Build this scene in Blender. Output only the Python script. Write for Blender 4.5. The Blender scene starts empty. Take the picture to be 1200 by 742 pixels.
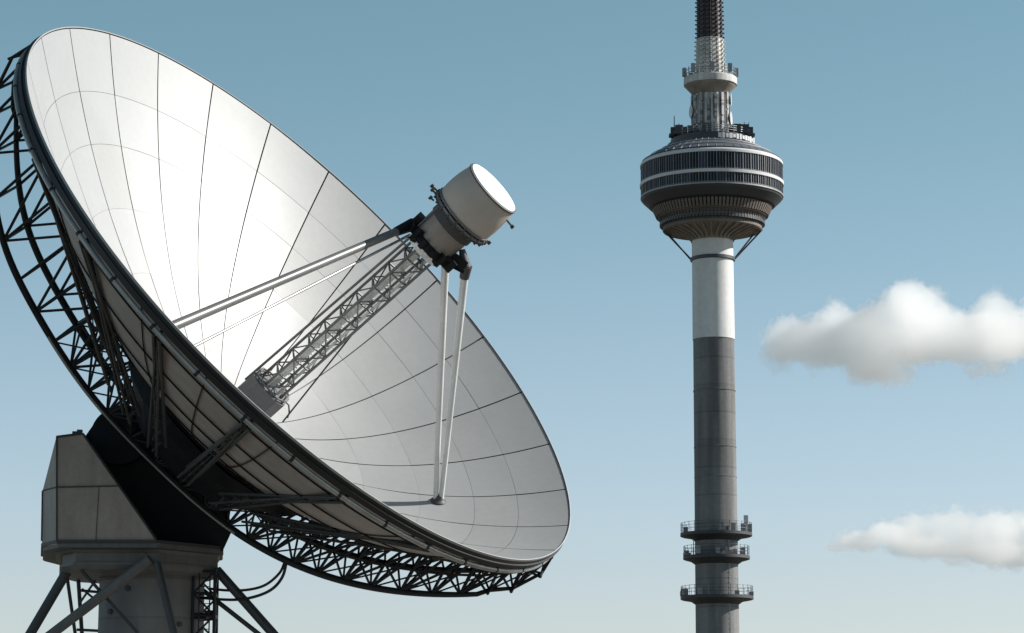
import bpy, math, random
from mathutils import Vector, Matrix, noise
random.seed(7)
PI = math.pi
SC = bpy.context.scene
COL = SC.collection

# ------------------------------------------------------------------ camera model
F_PX = 3200.0                      # focal length in photo pixels (photo is 1200 wide)
PITCH = math.radians(10.0)
CAM = Vector((0, 0, 2.0))
RIGHT = Vector((1, 0, 0))
FWD = Vector((0, math.cos(PITCH), math.sin(PITCH)))
UP = Vector((0, -math.sin(PITCH), math.cos(PITCH)))


def P(px, py, d):
    return CAM + (FWD + RIGHT * ((px - 600) / F_PX) + UP * ((371 - py) / F_PX)) * d


def proj(p):
    v = p - CAM
    d = v.dot(FWD)
    return 600 + v.dot(RIGHT) / d * F_PX, 371 - v.dot(UP) / d * F_PX


# ------------------------------------------------------------------ mesh builder
class MB:
    def __init__(self):
        self.v, self.f, self.m, self.s = [], [], [], []

    def add(self, verts, faces, mi=0, smooth=False):
        o = len(self.v)
        self.v += [Vector(v) for v in verts]
        for f in faces:
            self.f.append([i + o for i in f]); self.m.append(mi); self.s.append(smooth)

    def tube(self, p0, p1, r0, r1=None, n=8, mi=0, caps=True):
        r1 = r0 if r1 is None else r1
        p0, p1 = Vector(p0), Vector(p1)
        d = (p1 - p0)
        if d.length < 1e-6: return
        d.normalize()
        a = d.orthogonal().normalized(); b = d.cross(a)
        vs = []
        for p, r in ((p0, r0), (p1, r1)):
            for i in range(n):
                t = 2 * PI * (i + .5) / n
                vs.append(p + (a * math.cos(t) + b * math.sin(t)) * r)
        fs = [[i, (i + 1) % n, n + (i + 1) % n, n + i] for i in range(n)]
        self.add(vs, fs, mi, n > 5)
        if caps:
            self.add(vs[:n][::-1], [list(range(n))], mi); self.add(vs[n:], [list(range(n))], mi)

    def path(self, pts, r, n=8, mi=0, closed=False):
        pts = [Vector(p) for p in pts]
        N = len(pts); vs = []; prev = None
        for k, p in enumerate(pts):
            if closed: d = pts[(k + 1) % N] - pts[k - 1]
            else: d = pts[min(k + 1, N - 1)] - pts[max(k - 1, 0)]
            d.normalize()
            if prev is None: a = d.orthogonal().normalized()
            else: a = (prev - d * prev.dot(d)).normalized()
            prev = a; b = d.cross(a)
            rr = r[k] if isinstance(r, (list, tuple)) else r
            for i in range(n):
                t = 2 * PI * i / n
                vs.append(p + (a * math.cos(t) + b * math.sin(t)) * rr)
        fs = []
        for k in range(N if closed else N - 1):
            k2 = (k + 1) % N
            for i in range(n):
                fs.append([k * n + i, k * n + (i + 1) % n, k2 * n + (i + 1) % n, k2 * n + i])
        self.add(vs, fs, mi, n > 5)
        if not closed:
            self.add(vs[:n][::-1], [list(range(n))], mi); self.add(vs[-n:], [list(range(n))], mi)

    def beam(self, p0, p1, w, h=None, ref=None, mi=0):
        h = w if h is None else h
        p0, p1 = Vector(p0), Vector(p1)
        d = p1 - p0
        if d.length < 1e-6: return
        d.normalize()
        if ref is not None:
            b = Vector(ref) - d * d.dot(Vector(ref))
            b = b.normalized() if b.length > 1e-4 else d.orthogonal().normalized()
        else:
            b = d.orthogonal().normalized()
        a = b.cross(d)
        vs = [p + a * sx * w / 2 + b * sy * h / 2 for p in (p0, p1) for sx, sy in ((-1, -1), (1, -1), (1, 1), (-1, 1))]
        self.add(vs, [[3, 2, 1, 0], [4, 5, 6, 7], [0, 1, 5, 4], [1, 2, 6, 5], [2, 3, 7, 6], [3, 0, 4, 7]], mi)

    def box(self, c, ax, ay, az, mi=0):          # half axes as vectors
        c, ax, ay, az = Vector(c), Vector(ax), Vector(ay), Vector(az)
        vs = [c + ax * i + ay * j + az * k for k in (-1, 1) for i, j in ((-1, -1), (1, -1), (1, 1), (-1, 1))]
        self.add(vs, [[3, 2, 1, 0], [4, 5, 6, 7], [0, 1, 5, 4], [1, 2, 6, 5], [2, 3, 7, 6], [3, 0, 4, 7]], mi)

    def lathe(self, prof, o, N, A=None, n=96, mi=0, smooth=True, closed=False, caps=False):
        """prof: list of (r, h) along axis N from o"""
        N = Vector(N).normalized(); o = Vector(o)
        A = N.orthogonal().normalized() if A is None else Vector(A).normalized()
        B = N.cross(A)
        ms = mi if isinstance(mi, (list, tuple)) else [mi] * len(prof)
        K = len(prof)
        for k in range(K if closed else K - 1):      # each band gets own verts -> crisp edges
            (r0, h0), (r1, h1) = prof[k], prof[(k + 1) % K]
            vs = []
            for r, h in ((r0, h0), (r1, h1)):
                for i in range(n):
                    t = 2 * PI * i / n
                    vs.append(o + N * h + (A * math.cos(t) + B * math.sin(t)) * r)
            self.add(vs, [[i, (i + 1) % n, n + (i + 1) % n, n + i] for i in range(n)], ms[k], smooth)
        if caps:
            for (r, h), rev in ((prof[0], True), (prof[-1], False)):
                vs = [o + N * h + (A * math.cos(2 * PI * i / n) + B * math.sin(2 * PI * i / n)) * r for i in range(n)]
                self.add(vs, [list(range(n))[::-1] if rev else list(range(n))], ms[0])

    def prism(self, front, back, mi=0):
        n = len(front)
        self.add(list(front) + list(back),
                 [list(range(n)), list(range(n, 2 * n))[::-1]] +
                 [[(i + 1) % n, i, n + i, n + (i + 1) % n] for i in range(n)], mi)

    def build(self, name, mats, parent=None, org=None):
        if not isinstance(mats, (list, tuple)): mats = [mats]
        org = Vector((0, 0, 0)) if org is None else org
        me = bpy.data.meshes.new(name)
        me.from_pydata([v - org for v in self.v], [], self.f)
        for m in mats: me.materials.append(m)
        me.polygons.foreach_set('material_index', self.m)
        me.polygons.foreach_set('use_smooth', self.s)
        me.update()
        ob = bpy.data.objects.new(name, me); COL.objects.link(ob)
        if parent: ob.parent = parent
        return ob


def tag(o, label=None, cat=None, group=None, kind=None):
    if label: o['label'] = label
    if cat: o['category'] = cat
    if group: o['group'] = group
    if kind: o['kind'] = kind
    return o


def empty(name, loc):
    o = bpy.data.objects.new(name, None); COL.objects.link(o); o.location = loc
    o.empty_display_size = .5
    return o


# ------------------------------------------------------------------ materials
def mat(name, col, rough=.6, metal=0., var=.12, scale=.6, streak=0., bump=0., bscale=8., spec=.5, coat=0., fine=.06):
    m = bpy.data.materials.new(name); m.use_nodes = True
    nt = m.node_tree; N, L = nt.nodes, nt.links
    b = N['Principled BSDF']
    b.inputs['Metallic'].default_value = metal
    b.inputs['Specular IOR Level'].default_value = spec
    b.inputs['Coat Weight'].default_value = coat
    b.inputs['Coat Roughness'].default_value = .25
    tc = N.new('ShaderNodeTexCoord')
    n1 = N.new('ShaderNodeTexNoise'); n1.inputs['Scale'].default_value = scale; n1.inputs['Detail'].default_value = 6
    L.new(tc.outputs['Object'], n1.inputs['Vector'])
    n2 = N.new('ShaderNodeTexNoise'); n2.inputs['Scale'].default_value = scale * 14; n2.inputs['Detail'].default_value = 4
    L.new(tc.outputs['Object'], n2.inputs['Vector'])
    mr = N.new('ShaderNodeMapRange'); mr.inputs[1].default_value = .3; mr.inputs[2].default_value = .7
    mr.inputs[3].default_value = 1 - var; mr.inputs[4].default_value = 1 + var * .6
    L.new(n1.outputs['Fac'], mr.inputs[0])
    mr2 = N.new('ShaderNodeMapRange'); mr2.inputs[1].default_value = .3; mr2.inputs[2].default_value = .7
    mr2.inputs[3].default_value = 1 - fine; mr2.inputs[4].default_value = 1 + fine
    L.new(n2.outputs['Fac'], mr2.inputs[0])
    mu = N.new('ShaderNodeMath'); mu.operation = 'MULTIPLY'
    L.new(mr.outputs[0], mu.inputs[0]); L.new(mr2.outputs[0], mu.inputs[1])
    last = mu.outputs[0]
    if streak:
        mp = N.new('ShaderNodeMapping'); mp.inputs['Scale'].default_value = (1, 1, .06)
        L.new(tc.outputs['Object'], mp.inputs['Vector'])
        n3 = N.new('ShaderNodeTexNoise'); n3.inputs['Scale'].default_value = scale * 5; n3.inputs['Detail'].default_value = 5
        L.new(mp.outputs[0], n3.inputs['Vector'])
        mr3 = N.new('ShaderNodeMapRange'); mr3.inputs[1].default_value = .35; mr3.inputs[2].default_value = .65
        mr3.inputs[3].default_value = 1 - streak; mr3.inputs[4].default_value = 1.0
        L.new(n3.outputs['Fac'], mr3.inputs[0])
        mu2 = N.new('ShaderNodeMath'); mu2.operation = 'MULTIPLY'
        L.new(last, mu2.inputs[0]); L.new(mr3.outputs[0], mu2.inputs[1]); last = mu2.outputs[0]
    vm = N.new('ShaderNodeVectorMath'); vm.operation = 'SCALE'; vm.inputs[0].default_value = col
    L.new(last, vm.inputs['Scale']); L.new(vm.outputs[0], b.inputs['Base Color'])
    rr = N.new('ShaderNodeMapRange'); rr.inputs[3].default_value = max(0, rough - .08); rr.inputs[4].default_value = min(1, rough + .08)
    L.new(n1.outputs['Fac'], rr.inputs[0]); L.new(rr.outputs[0], b.inputs['Roughness'])
    if bump:
        bp = N.new('ShaderNodeBump'); bp.inputs['Strength'].default_value = bump; bp.inputs['Distance'].default_value = .05
        n4 = N.new('ShaderNodeTexNoise'); n4.inputs['Scale'].default_value = bscale
        L.new(tc.outputs['Object'], n4.inputs['Vector']); L.new(n4.outputs['Fac'], bp.inputs['Height'])
        L.new(bp.outputs[0], b.inputs['Normal'])
    return m


def concrete(name, col, seam, panels=False):
    """slip-formed concrete: faint pour rings and vertical stains"""
    m = mat(name, col, .85, var=.14, scale=.08, streak=.38, fine=.08, spec=.25)
    nt = m.node_tree; N, L = nt.nodes, nt.links
    b = N['Principled BSDF']
    old = b.inputs['Base Color'].links[0].from_socket
    tc = N.new('ShaderNodeTexCoord'); sp = N.new('ShaderNodeSeparateXYZ'); L.new(tc.outputs['Object'], sp.inputs[0])
    md = N.new('ShaderNodeMath'); md.operation = 'FRACT'
    dv = N.new('ShaderNodeMath'); dv.operation = 'DIVIDE'; dv.inputs[1].default_value = seam
    L.new(sp.outputs['Z'], dv.inputs[0]); L.new(dv.outputs[0], md.inputs[0])
    lt = N.new('ShaderNodeMath'); lt.operation = 'LESS_THAN'; lt.inputs[1].default_value = .06
    L.new(md.outputs[0], lt.inputs[0])
    fl = N.new('ShaderNodeMath'); fl.operation = 'FLOOR'; L.new(dv.outputs[0], fl.inputs[0])
    wn = N.new('ShaderNodeTexWhiteNoise'); wn.noise_dimensions = '1D'; L.new(fl.outputs[0], wn.inputs['W'])
    mr = N.new('ShaderNodeMapRange'); mr.inputs[3].default_value = .92; mr.inputs[4].default_value = 1.06
    L.new(wn.outputs['Value'], mr.inputs[0])
    ma = N.new('ShaderNodeMath'); ma.operation = 'MULTIPLY_ADD'; ma.inputs[1].default_value = -.18
    L.new(lt.outputs[0], ma.inputs[0]); L.new(mr.outputs[0], ma.inputs[2])
    vm = N.new('ShaderNodeVectorMath'); vm.operation = 'SCALE'
    L.new(old, vm.inputs[0]); L.new(ma.outputs[0], vm.inputs['Scale']); L.new(vm.outputs[0], b.inputs['Base Color'])
    return m


def glass_mat(name, col):
    m = bpy.data.materials.new(name); m.use_nodes = True
    b = m.node_tree.nodes['Principled BSDF']
    b.inputs['Base Color'].default_value = (*col, 1); b.inputs['Roughness'].default_value = .25
    b.inputs['Specular IOR Level'].default_value = .18
    oi = m.node_tree.nodes.new('ShaderNodeObjectInfo')
    mr = m.node_tree.nodes.new('ShaderNodeMapRange'); mr.inputs[3].default_value = .4; mr.inputs[4].default_value = 4.5
    vm = m.node_tree.nodes.new('ShaderNodeVectorMath'); vm.operation = 'SCALE'; vm.inputs[0].default_value = col
    pw = m.node_tree.nodes.new('ShaderNodeMath'); pw.operation = 'POWER'; pw.inputs[1].default_value = 3
    m.node_tree.links.new(oi.outputs['Random'], pw.inputs[0]); m.node_tree.links.new(pw.outputs[0], mr.inputs[0]); m.node_tree.links.new(mr.outputs[0], vm.inputs['Scale'])
    m.node_tree.links.new(vm.outputs[0], b.inputs['Base Color'])
    return m


M = dict(
    panel=mat('white_reflector_paint', (.318, .321, .322), .52, metal=.18, var=.035, scale=.25, fine=.02, spec=.5),
    panel_b=mat('white_reflector_paint_newer', (.325, .328, .330), .5, metal=.18, var=.03, scale=.3, fine=.02, spec=.5),
    panel_c=mat('white_reflector_paint_older', (.310, .311, .310), .55, metal=.17, var=.045, scale=.3, fine=.025, spec=.5),
    seal=mat('panel_joint_sealant', (.04, .043, .046), .8),
    shell=mat('grey_back_sheeting', (.33, .295, .275), .6, metal=.0, var=.14, scale=.5, streak=.15),
    black=mat('black_structural_paint', (.009, .010, .012), .6, var=.3, scale=1.2, spec=.2),
    steel=mat('dark_truss_steel', (.019, .020, .022), .5, var=.3, scale=1.5, spec=.25),
    rimdark=mat('dark_rim_paint', (.014, .015, .018), .5, var=.3, scale=1.0),
    galv=mat('galvanised_tube', (.34, .34, .33), .42, metal=.55, var=.2, scale=1.5),
    strut=mat('grey_strut_paint', (.15, .15, .15), .4, metal=.3, var=.12, scale=1.0),
    pale=mat('pale_strut_paint', (.62, .63, .62), .42, metal=.2, var=.1, scale=1.0),
    mast=mat('mast_steel', (.15, .15, .147), .45, metal=.3, var=.25, scale=2.0),
    core=mat('pale_waveguide_sheeting', (.74, .74, .73), .5, var=.35, scale=1.5, fine=.2),
    collar=mat('grey_collar_paint', (.12, .12, .122), .55, var=.15),
    drum=mat('feed_drum_paint', (.42, .375, .335), .5, var=.08, scale=.8, fine=.03),
    neck=mat('feed_neck_paint', (.24, .215, .19), .42, metal=.3, var=.12, scale=1.2),
    white=mat('white_cover', (.86, .86, .85), .5, var=.03, fine=.02),
    house=mat('housing_paint', (.34, .305, .28), .6, var=.14, scale=.5, streak=.2),
    trim=mat('dark_trim', (.05, .05, .052), .6, var=.2),
    slab=mat('platform_steel_paint', (.13, .13, .128), .6, var=.2, scale=.6, streak=.2),
    column=concrete('pedestal_concrete', (.27, .27, .275), 1.3),
    leg=mat('leg_steel_paint', (.045, .05, .055), .5, var=.2, scale=1),
    bracket=mat('bracket_steel', (.035, .037, .036), .55, var=.3, scale=1.5, spec=.35),
    cable=mat('cable_rubber', (.012, .013, .014), .6),
    # tower
    tconc=concrete('dark_shaft_concrete', (.20, .20, .20), 6.5),
    twhite=mat('white_shaft_paint', (.66, .655, .645), .75, var=.06, scale=.06, streak=.16, spec=.3),
    tcone=mat('cone_concrete', (.28, .25, .22), .85, var=.18, scale=.12, streak=.3),
    tdark=mat('tower_dark_cladding', (.035, .037, .042), .6, var=.2, scale=.1),
    tband=mat('tower_white_band', (.54, .545, .56), .55, var=.05, scale=.1),
    tbrown=mat('tower_brown_soffit', (.15, .125, .108), .8, var=.25, scale=.15),
    troof=mat('tower_roof_sheet', (.10, .11, .13), .55, var=.2, scale=.15),
    tglass=glass_mat('tower_window_glass', (.007, .009, .014)),
    tmull=mat('tower_mullion', (.26, .26, .27), .5, metal=.3),
    tpale=mat('pale_mast_paint', (.60, .585, .555), .7, var=.3, scale=.25, streak=.3, fine=.15),
    tred=mat('dark_mast_paint', (.055, .043, .046), .6, var=.3, scale=.3),
    tsteel=mat('tower_dark_steel', (.04, .045, .052), .5, var=.2),
)

# ------------------------------------------------------------------ light
SUN_EL, SUN_AZ = math.radians(32), math.radians(84)       # azimuth from +Y towards +X
sd = Vector((math.sin(SUN_AZ) * math.cos(SUN_EL), math.cos(SUN_AZ) * math.cos(SUN_EL), math.sin(SUN_EL)))
sun = bpy.data.lights.new('sun', 'SUN'); sun.energy = 5.0; sun.angle = math.radians(.53); sun.color = (1, .955, .90)
so = bpy.data.objects.new('sun', sun); COL.objects.link(so)
so.rotation_euler = (-sd).to_track_quat('-Z', 'Y').to_euler(); so.location = (0, 0, 300)

SKY_LOW = (1.40, 1.43, 1.57); SKY_HIGH = (.86, 1.17, 1.20)          # atmosphere grade: pale at the horizon, teal above
w = bpy.data.worlds.new('World'); SC.world = w; w.use_nodes = True
nt = w.node_tree; bg = nt.nodes['Background']
sky = nt.nodes.new('ShaderNodeTexSky'); sky.sky_type = 'NISHITA'; sky.sun_disc = False
sky.sun_elevation = SUN_EL; sky.sun_rotation = SUN_AZ
sky.air_density = 1.0; sky.dust_density = .6; sky.ozone_density = 1.0; sky.altitude = 0
hs = nt.nodes.new('ShaderNodeHueSaturation'); hs.inputs['Saturation'].default_value = .72; hs.inputs['Hue'].default_value = .485
tint = nt.nodes.new('ShaderNodeVectorMath'); tint.operation = 'MULTIPLY'
tcw = nt.nodes.new('ShaderNodeTexCoord'); spw = nt.nodes.new('ShaderNodeSeparateXYZ'); nt.links.new(tcw.outputs['Generated'], spw.inputs[0])
mrw = nt.nodes.new('ShaderNodeMapRange'); mrw.inputs[1].default_value = .05; mrw.inputs[2].default_value = .30; mrw.interpolation_type = 'SMOOTHSTEP'
nt.links.new(spw.outputs['Z'], mrw.inputs[0])
mxw = nt.nodes.new('ShaderNodeMix'); mxw.data_type = 'VECTOR'
mxw.inputs[4].default_value = SKY_LOW; mxw.inputs[5].default_value = SKY_HIGH
nt.links.new(mrw.outputs[0], mxw.inputs[0])
mrz = nt.nodes.new('ShaderNodeMapRange'); mrz.inputs[1].default_value = .32; mrz.inputs[2].default_value = .75; mrz.inputs[3].default_value = 1; mrz.inputs[4].default_value = .6
nt.links.new(spw.outputs['Z'], mrz.inputs[0])
scw = nt.nodes.new('ShaderNodeVectorMath'); scw.operation = 'SCALE'
nt.links.new(mxw.outputs[1], scw.inputs[0]); nt.links.new(mrz.outputs[0], scw.inputs['Scale']); nt.links.new(scw.outputs[0], tint.inputs[1])
nt.links.new(sky.outputs[0], hs.inputs['Color']); nt.links.new(hs.outputs[0], tint.inputs[0])
nt.links.new(tint.outputs[0], bg.inputs['Color'])
bg.inputs['Strength'].default_value = .062

# ------------------------------------------------------------------ ground
def ground():
    m = bpy.data.materials.new('dry_grassland'); m.use_nodes = True
    N, L = m.node_tree.nodes, m.node_tree.links
    b = N['Principled BSDF']; b.inputs['Roughness'].default_value = .95
    tc = N.new('ShaderNodeTexCoord')
    n1 = N.new('ShaderNodeTexNoise'); n1.inputs['Scale'].default_value = .05; n1.inputs['Detail'].default_value = 10
    L.new(tc.outputs['Object'], n1.inputs['Vector'])
    cr = N.new('ShaderNodeValToRGB')
    cr.color_ramp.elements[0].position = .35; cr.color_ramp.elements[0].color = (.05, .052, .036, 1)
    cr.color_ramp.elements[1].position = .65; cr.color_ramp.elements[1].color = (.14, .12, .095, 1)
    L.new(n1.outputs['Fac'], cr.inputs[0]); L.new(cr.outputs[0], b.inputs['Base Color'])
    g = MB(); S = 20000
    ks = [-S, -4000, -1000, -250, 0, 250, 1000, 4000, S]
    vs = [(x, y, 0) for y in ks for x in ks]; n = len(ks)
    g.add(vs, [[j * n + i, j * n + i + 1, (j + 1) * n + i + 1, (j + 1) * n + i] for j in range(n - 1) for i in range(n - 1)])
    tag(g.build('ground', m), kind='structure')
    a = MB(); c = P(175, 371, 91)
    a.lathe([(0.01, .004), (14, .004)], (c.x, c.y, 0), (0, 0, 1), n=48)
    tag(a.build('gravel_pad', mat('gravel', (.28, .27, .25), .95, var=.2, scale=2, fine=.3)), kind='structure')


ground()

# ================================================================== RADIO ANTENNA
D0 = 89.0
S = D0 / F_PX
C = P(364.1, 334.4, D0)
Wv = (CAM - C).normalized()
Uv = (UP - Wv * UP.dot(Wv)).normalized()
Rv = Uv.cross(Wv).normalized()
ANG = math.radians(44.38)
MJ = (Rv * math.cos(ANG) - Uv * math.sin(ANG)).normalized()          # towards lower right in the picture
mi_ = (Rv * math.sin(ANG) + Uv * math.cos(ANG)).normalized()
SN = .303; CN = math.sqrt(1 - SN * SN)
AX = (mi_ * CN + Wv * SN).normalized()             # where the dish looks
MN = (Wv * CN - mi_ * SN).normalized()             # in the rim plane, towards the camera
R = 423 * S; DEP = 197 * S; SH = 40 * S


def dp(a, b, h):                                    # dish coordinates in photo pixels
    return C + (MJ * a + MN * b + AX * h) * S


def surf(rho, th, off=0.):
    k = 1 - rho * rho
    p = C + MJ * (R * rho * math.cos(th) + SH * k) + MN * (R * rho * math.sin(th)) - AX * (DEP * k)
    if off:
        n = (AX - (MJ * math.cos(th) + MN * math.sin(th)) * (2 * DEP / R * rho)).normalized()
        p = p - n * off
    return p


base = P(175, 371, 91.2); ROOT_LOC = Vector((base.x, base.y, 0))
ant = empty('radio_telescope', ROOT_LOC)
tag(ant, 'giant white radio dish on a grey pedestal, dark lattice trusses behind it', 'dish antenna')


def part(mb, name, mats, parent=None):
    return mb.build(name, mats, parent or ant, ROOT_LOC)


# ---- reflector: 26 x 6 sheet panels with open joints
NSEC = 26; TH0 = math.radians(91.8)
RINGS = [.035, .28, .46, .62, .765, .875, .996]
mb = MB()
for s_ in range(NSEC):
    for k in range(len(RINGS) - 1):
        r0, r1 = RINGS[k], RINGS[k + 1]
        t0 = TH0 + 2 * PI * s_ / NSEC; t1 = t0 + 2 * PI / NSEC
        nx, ny = 8, 6
        tilt = (random.uniform(-1, 1) * .007, random.uniform(-1, 1) * .007)
        vs = []
        gr = (.006 if k == 4 else .0022) / R; tone = random.choice((0, 0, 0, 1, 1, 2))
        for j in range(ny + 1):
            rho = r0 + gr + (r1 - r0 - 2 * gr) * j / ny
            ga = (.007 + .021 * rho) / max(R * rho, .3)
            for i in range(nx + 1):
                th = t0 + ga + (t1 - t0 - 2 * ga) * i / nx
                vs.append(surf(rho, th, (i / nx - .5) * tilt[0] + (j / ny - .5) * tilt[1]))
        q = nx + 1
        mb.add(vs, [[j * q + i, j * q + i + 1, (j + 1) * q + i + 1, (j + 1) * q + i] for j in range(ny) for i in range(nx)], tone, True)
refl = part(mb, 'reflector', [M['panel'], M['panel_b'], M['panel_c']])

# ---- back shell: sealant sheet + grey sheeting
mb = MB(); nt_, nr = 104, 26
for off, mi in ((.06, 1), (.16, 0)):
    vs = [surf(.03 + .958 * j / nr, 2 * PI * i / nt_, off) for j in range(nr + 1) for i in range(nt_)]
    fs = [[j * nt_ + i, (j + 1) * nt_ + i, (j + 1) * nt_ + (i + 1) % nt_, j * nt_ + (i + 1) % nt_] for j in range(nr) for i in range(nt_)]
    mb.add(vs, fs, mi, True)
shell = part(mb, 'back_shell', [M['shell'], M['seal']])
for k, rho in enumerate((.92, .80, .68, .56, .44)):
    mb = MB()
    mb.path([surf(rho, 2 * PI * i / 120, .21) for i in range(120)], .03, 6, closed=True)
    part(mb, 'ring_rib', M['black'], shell)
for s_ in range(NSEC):
    th = TH0 + 2 * PI * s_ / NSEC
    mb = MB(); mb.path([surf(.3 + .68 * j / 10, th, .19) for j in range(11)], .022, 6)
    part(mb, 'radial_rib', M['black'], shell)

# ---- rim
mb = MB()
mb.lathe([(R * .9962, -.01), (R * .997, .004), (R * .9995, .004), (R * .9998, -.07)], C, AX, MJ, n=200)
part(mb, 'rim_lip', M['panel'])
mb = MB()
mb.lathe([(R * .9995, -.06), (R * 1.0, -.12), (R * 1.0, -.40), (R * .985, -.40), (R * .985, -.32)], C, AX, MJ, n=200)
mb.lathe([(R * 1.005, -.2), (R * 1.005, -.24), (R * .999, -.24), (R * .999, -.2)], C, AX, MJ, n=200, closed=True)
rim = part(mb, 'rim', M['rimdark'])
mb = MB()
mb.path([C + (MJ * math.cos(2 * PI * i / 200) + MN * math.sin(2 * PI * i / 200)) * R * .997 - AX * .55 for i in range(200)], .085, 10, closed=True)
part(mb, 'rim_tube', M['galv'], rim)
for i in range(40):
    t = 2 * PI * (i + .3) / 40; mb = MB()
    q = MJ * math.cos(t) + MN * math.sin(t)
    mb.tube(C + q * R * .997 - AX * .36, C + q * R * .997 - AX * .62, .05, n=6)
    tt = q.cross(AX)
    mb.tube(C + q * R * .997 - AX * .55 - tt * .05, C + q * R * .997 - AX * .55 + tt * .05, .095, n=10)
    part(mb, 'rim_clamp', M['rimdark'], rim)

# ---- crescent backing truss in the plane of the dish axis
DB = 279 * S


def cres_in(x, b):
    x = max(-.985, min(.985, x)); k = 1 - x * x
    return C + MJ * (R * x + SH * k) + MN * b - AX * (DEP * k + .42)


def cres_out(x, b):
    ax = abs(x); k = max(0, 1 - x * x)
    if ax > 1.0: d, rx = (1.25, 1.016) if ax < 1.02 else (.5, 1.0)       # end post down to the rim
    else: d, rx = DB * (1 - .72 * ax ** 2.56) * (1 + .09 * math.exp(-((x + .8) / .22) ** 2)), x
    if ax > 1.0: rx = math.copysign(rx, x)
    return C + MJ * (R * rx + SH * k * .4) + MN * b - AX * d


xs = [-1.03, -1.012, -.99, -.95, -.885, -.80, -.71, -.61, -.52, -.43, -.35, -.27, -.19, -.1, 0, .1, .19, .27, .34, .41, .48, .55, .62, .69, .76, .83, .89, .945, .99, 1.012, 1.03]
HB = 1.25
cr = empty  # keep name free
truss_mb = MB()
for sgn in (-1, 1):
    I = [cres_in(x, HB * sgn * (1 if abs(x) < .93 else .7)) for x in xs]
    O = [cres_out(x, HB * sgn * (1 if abs(x) < .93 else .7)) for x in xs]
    mo = MB()
    # smooth outer chord
    xf = [-1.03, -1.012] + [-.99 + 1.98 * i / 90 for i in range(91)] + [1.012, 1.03]
    mo.path([cres_out(x, HB * sgn * (1 if abs(x) < .93 else .7)) for x in xf], [.12 - .06 * abs(x) ** 6 for x in xf], 8)
    mo.path(I, .085, 6)
    if sgn == -1: chords = [mo]
    else: chords.append(mo)
    for i in range(len(xs)):
        truss_mb.tube(I[i], O[i], .055, n=6)
        if i + 1 < len(xs):
            if i % 2: truss_mb.tube(I[i], O[i + 1], .05, n=6)
            else: truss_mb.tube(O[i], I[i + 1], .05, n=6)
            # secondary lacing
            m0, m1 = (I[i] * .5 + O[i] * .5), (I[i + 1] * .5 + O[i + 1] * .5)
            if xs[i] > -.5:
                truss_mb.tube(m0, m1, .045, n=5)
                if xs[i] > -.6:
                    truss_mb.tube(I[i], m1, .035, n=5); truss_mb.tube(m0, O[i + 1], .04, n=5)
                    truss_mb.tube(O[i], m1, .03, n=5)
Ia = [cres_in(x, -HB) for x in xs]; Ib = [cres_in(x, HB) for x in xs]
Oa = [cres_out(x, -HB) for x in xs]; Ob = [cres_out(x, HB) for x in xs]
for i in range(1, len(xs) - 1):
    if xs[i] < -.5:
        truss_mb.tube(Oa[i], Ob[i], .05, n=6); truss_mb.tube(Ia[i], Ib[i], .045, n=6); continue
    truss_mb.tube(Oa[i], Ob[i], .055, n=6); truss_mb.tube(Ia[i], Ib[i], .05, n=6)
    truss_mb.tube(Oa[i], Ob[i + 1], .045, n=5)
    truss_mb.tube(Ia[i], Ob[i], .04, n=5); truss_mb.tube(Ib[i], Oa[i], .04, n=5)
    if i % 2: truss_mb.tube(Ia[i], Ib[i + 1], .04, n=5)
truss = part(truss_mb, 'backing_truss', M['steel'])
for mo in chords: part(mo, 'truss_chord', M['steel'], truss)
# light pipe that follows the near outer chord past the hub
mb = MB(); mb.path([cres_out(x, HB + .17) for x in [-.45 + .75 * i / 30 for i in range(31)]], .045, 8)
part(mb, 'conduit', M['galv'], truss)

# ---- straight twin-chord brackets from the rim tube to the hub
for k in range(20):
    th = math.radians(82.5 + 18 * k)
    if abs(math.sin(th)) < .25: continue
    q = MJ * math.cos(th) + MN * math.sin(th); tq = MN * math.cos(th) - MJ * math.sin(th)
    a0 = C + q * R * .985 - AX * .72; a1 = C + MJ * SH * .8 + q * R * .37 - AX * DEP * 1.06
    b0 = a0 - AX * .12 - q * .35; b1 = a1 - AX * .45
    mb = MB(); n = 9
    for q_ in (-1, 1):
        mb.tube(a0 + tq * .13 * q_, a1 + tq * .22 * q_, .055, n=6)
        mb.tube(b0 + tq * .06 * q_, b1 + tq * .2 * q_, .045, n=6)
    for t in range(n):
        f0, f1 = t / n, (t + 1) / n
        A0, A1, B0, B1 = a0.lerp(a1, f0), a0.lerp(a1, f1), b0.lerp(b1, f0), b0.lerp(b1, f1)
        mb.tube(A1, B1, .028, n=5)
        if t % 2: mb.tube(A0, B1, .024, n=5)
        else: mb.tube(B0, A1, .024, n=5)
        mb.tube(A1 - tq * (.13 + .09 * f1), A1 + tq * (.13 + .09 * f1), .028, n=5)
    mb.tube(a0 + AX * .25, b0, .06, n=6)
    part(mb, 'bracket', M['bracket'])

# ---- hub
hubc = C + MJ * SH
mb = MB()
mb.lathe([(.34 * R, -DEP * .884 - .40), (.34 * R, -DEP * .98 - .3), (.27 * R, -DEP - .9), (.22 * R, -DB * .90)], hubc, AX, MJ, n=20, smooth=False)
mb.lathe([(.22 * R, -DB * .90), (.0, -DB * .90)], hubc, AX, MJ, n=20, smooth=False)
part(mb, 'hub', M['black'])

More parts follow.
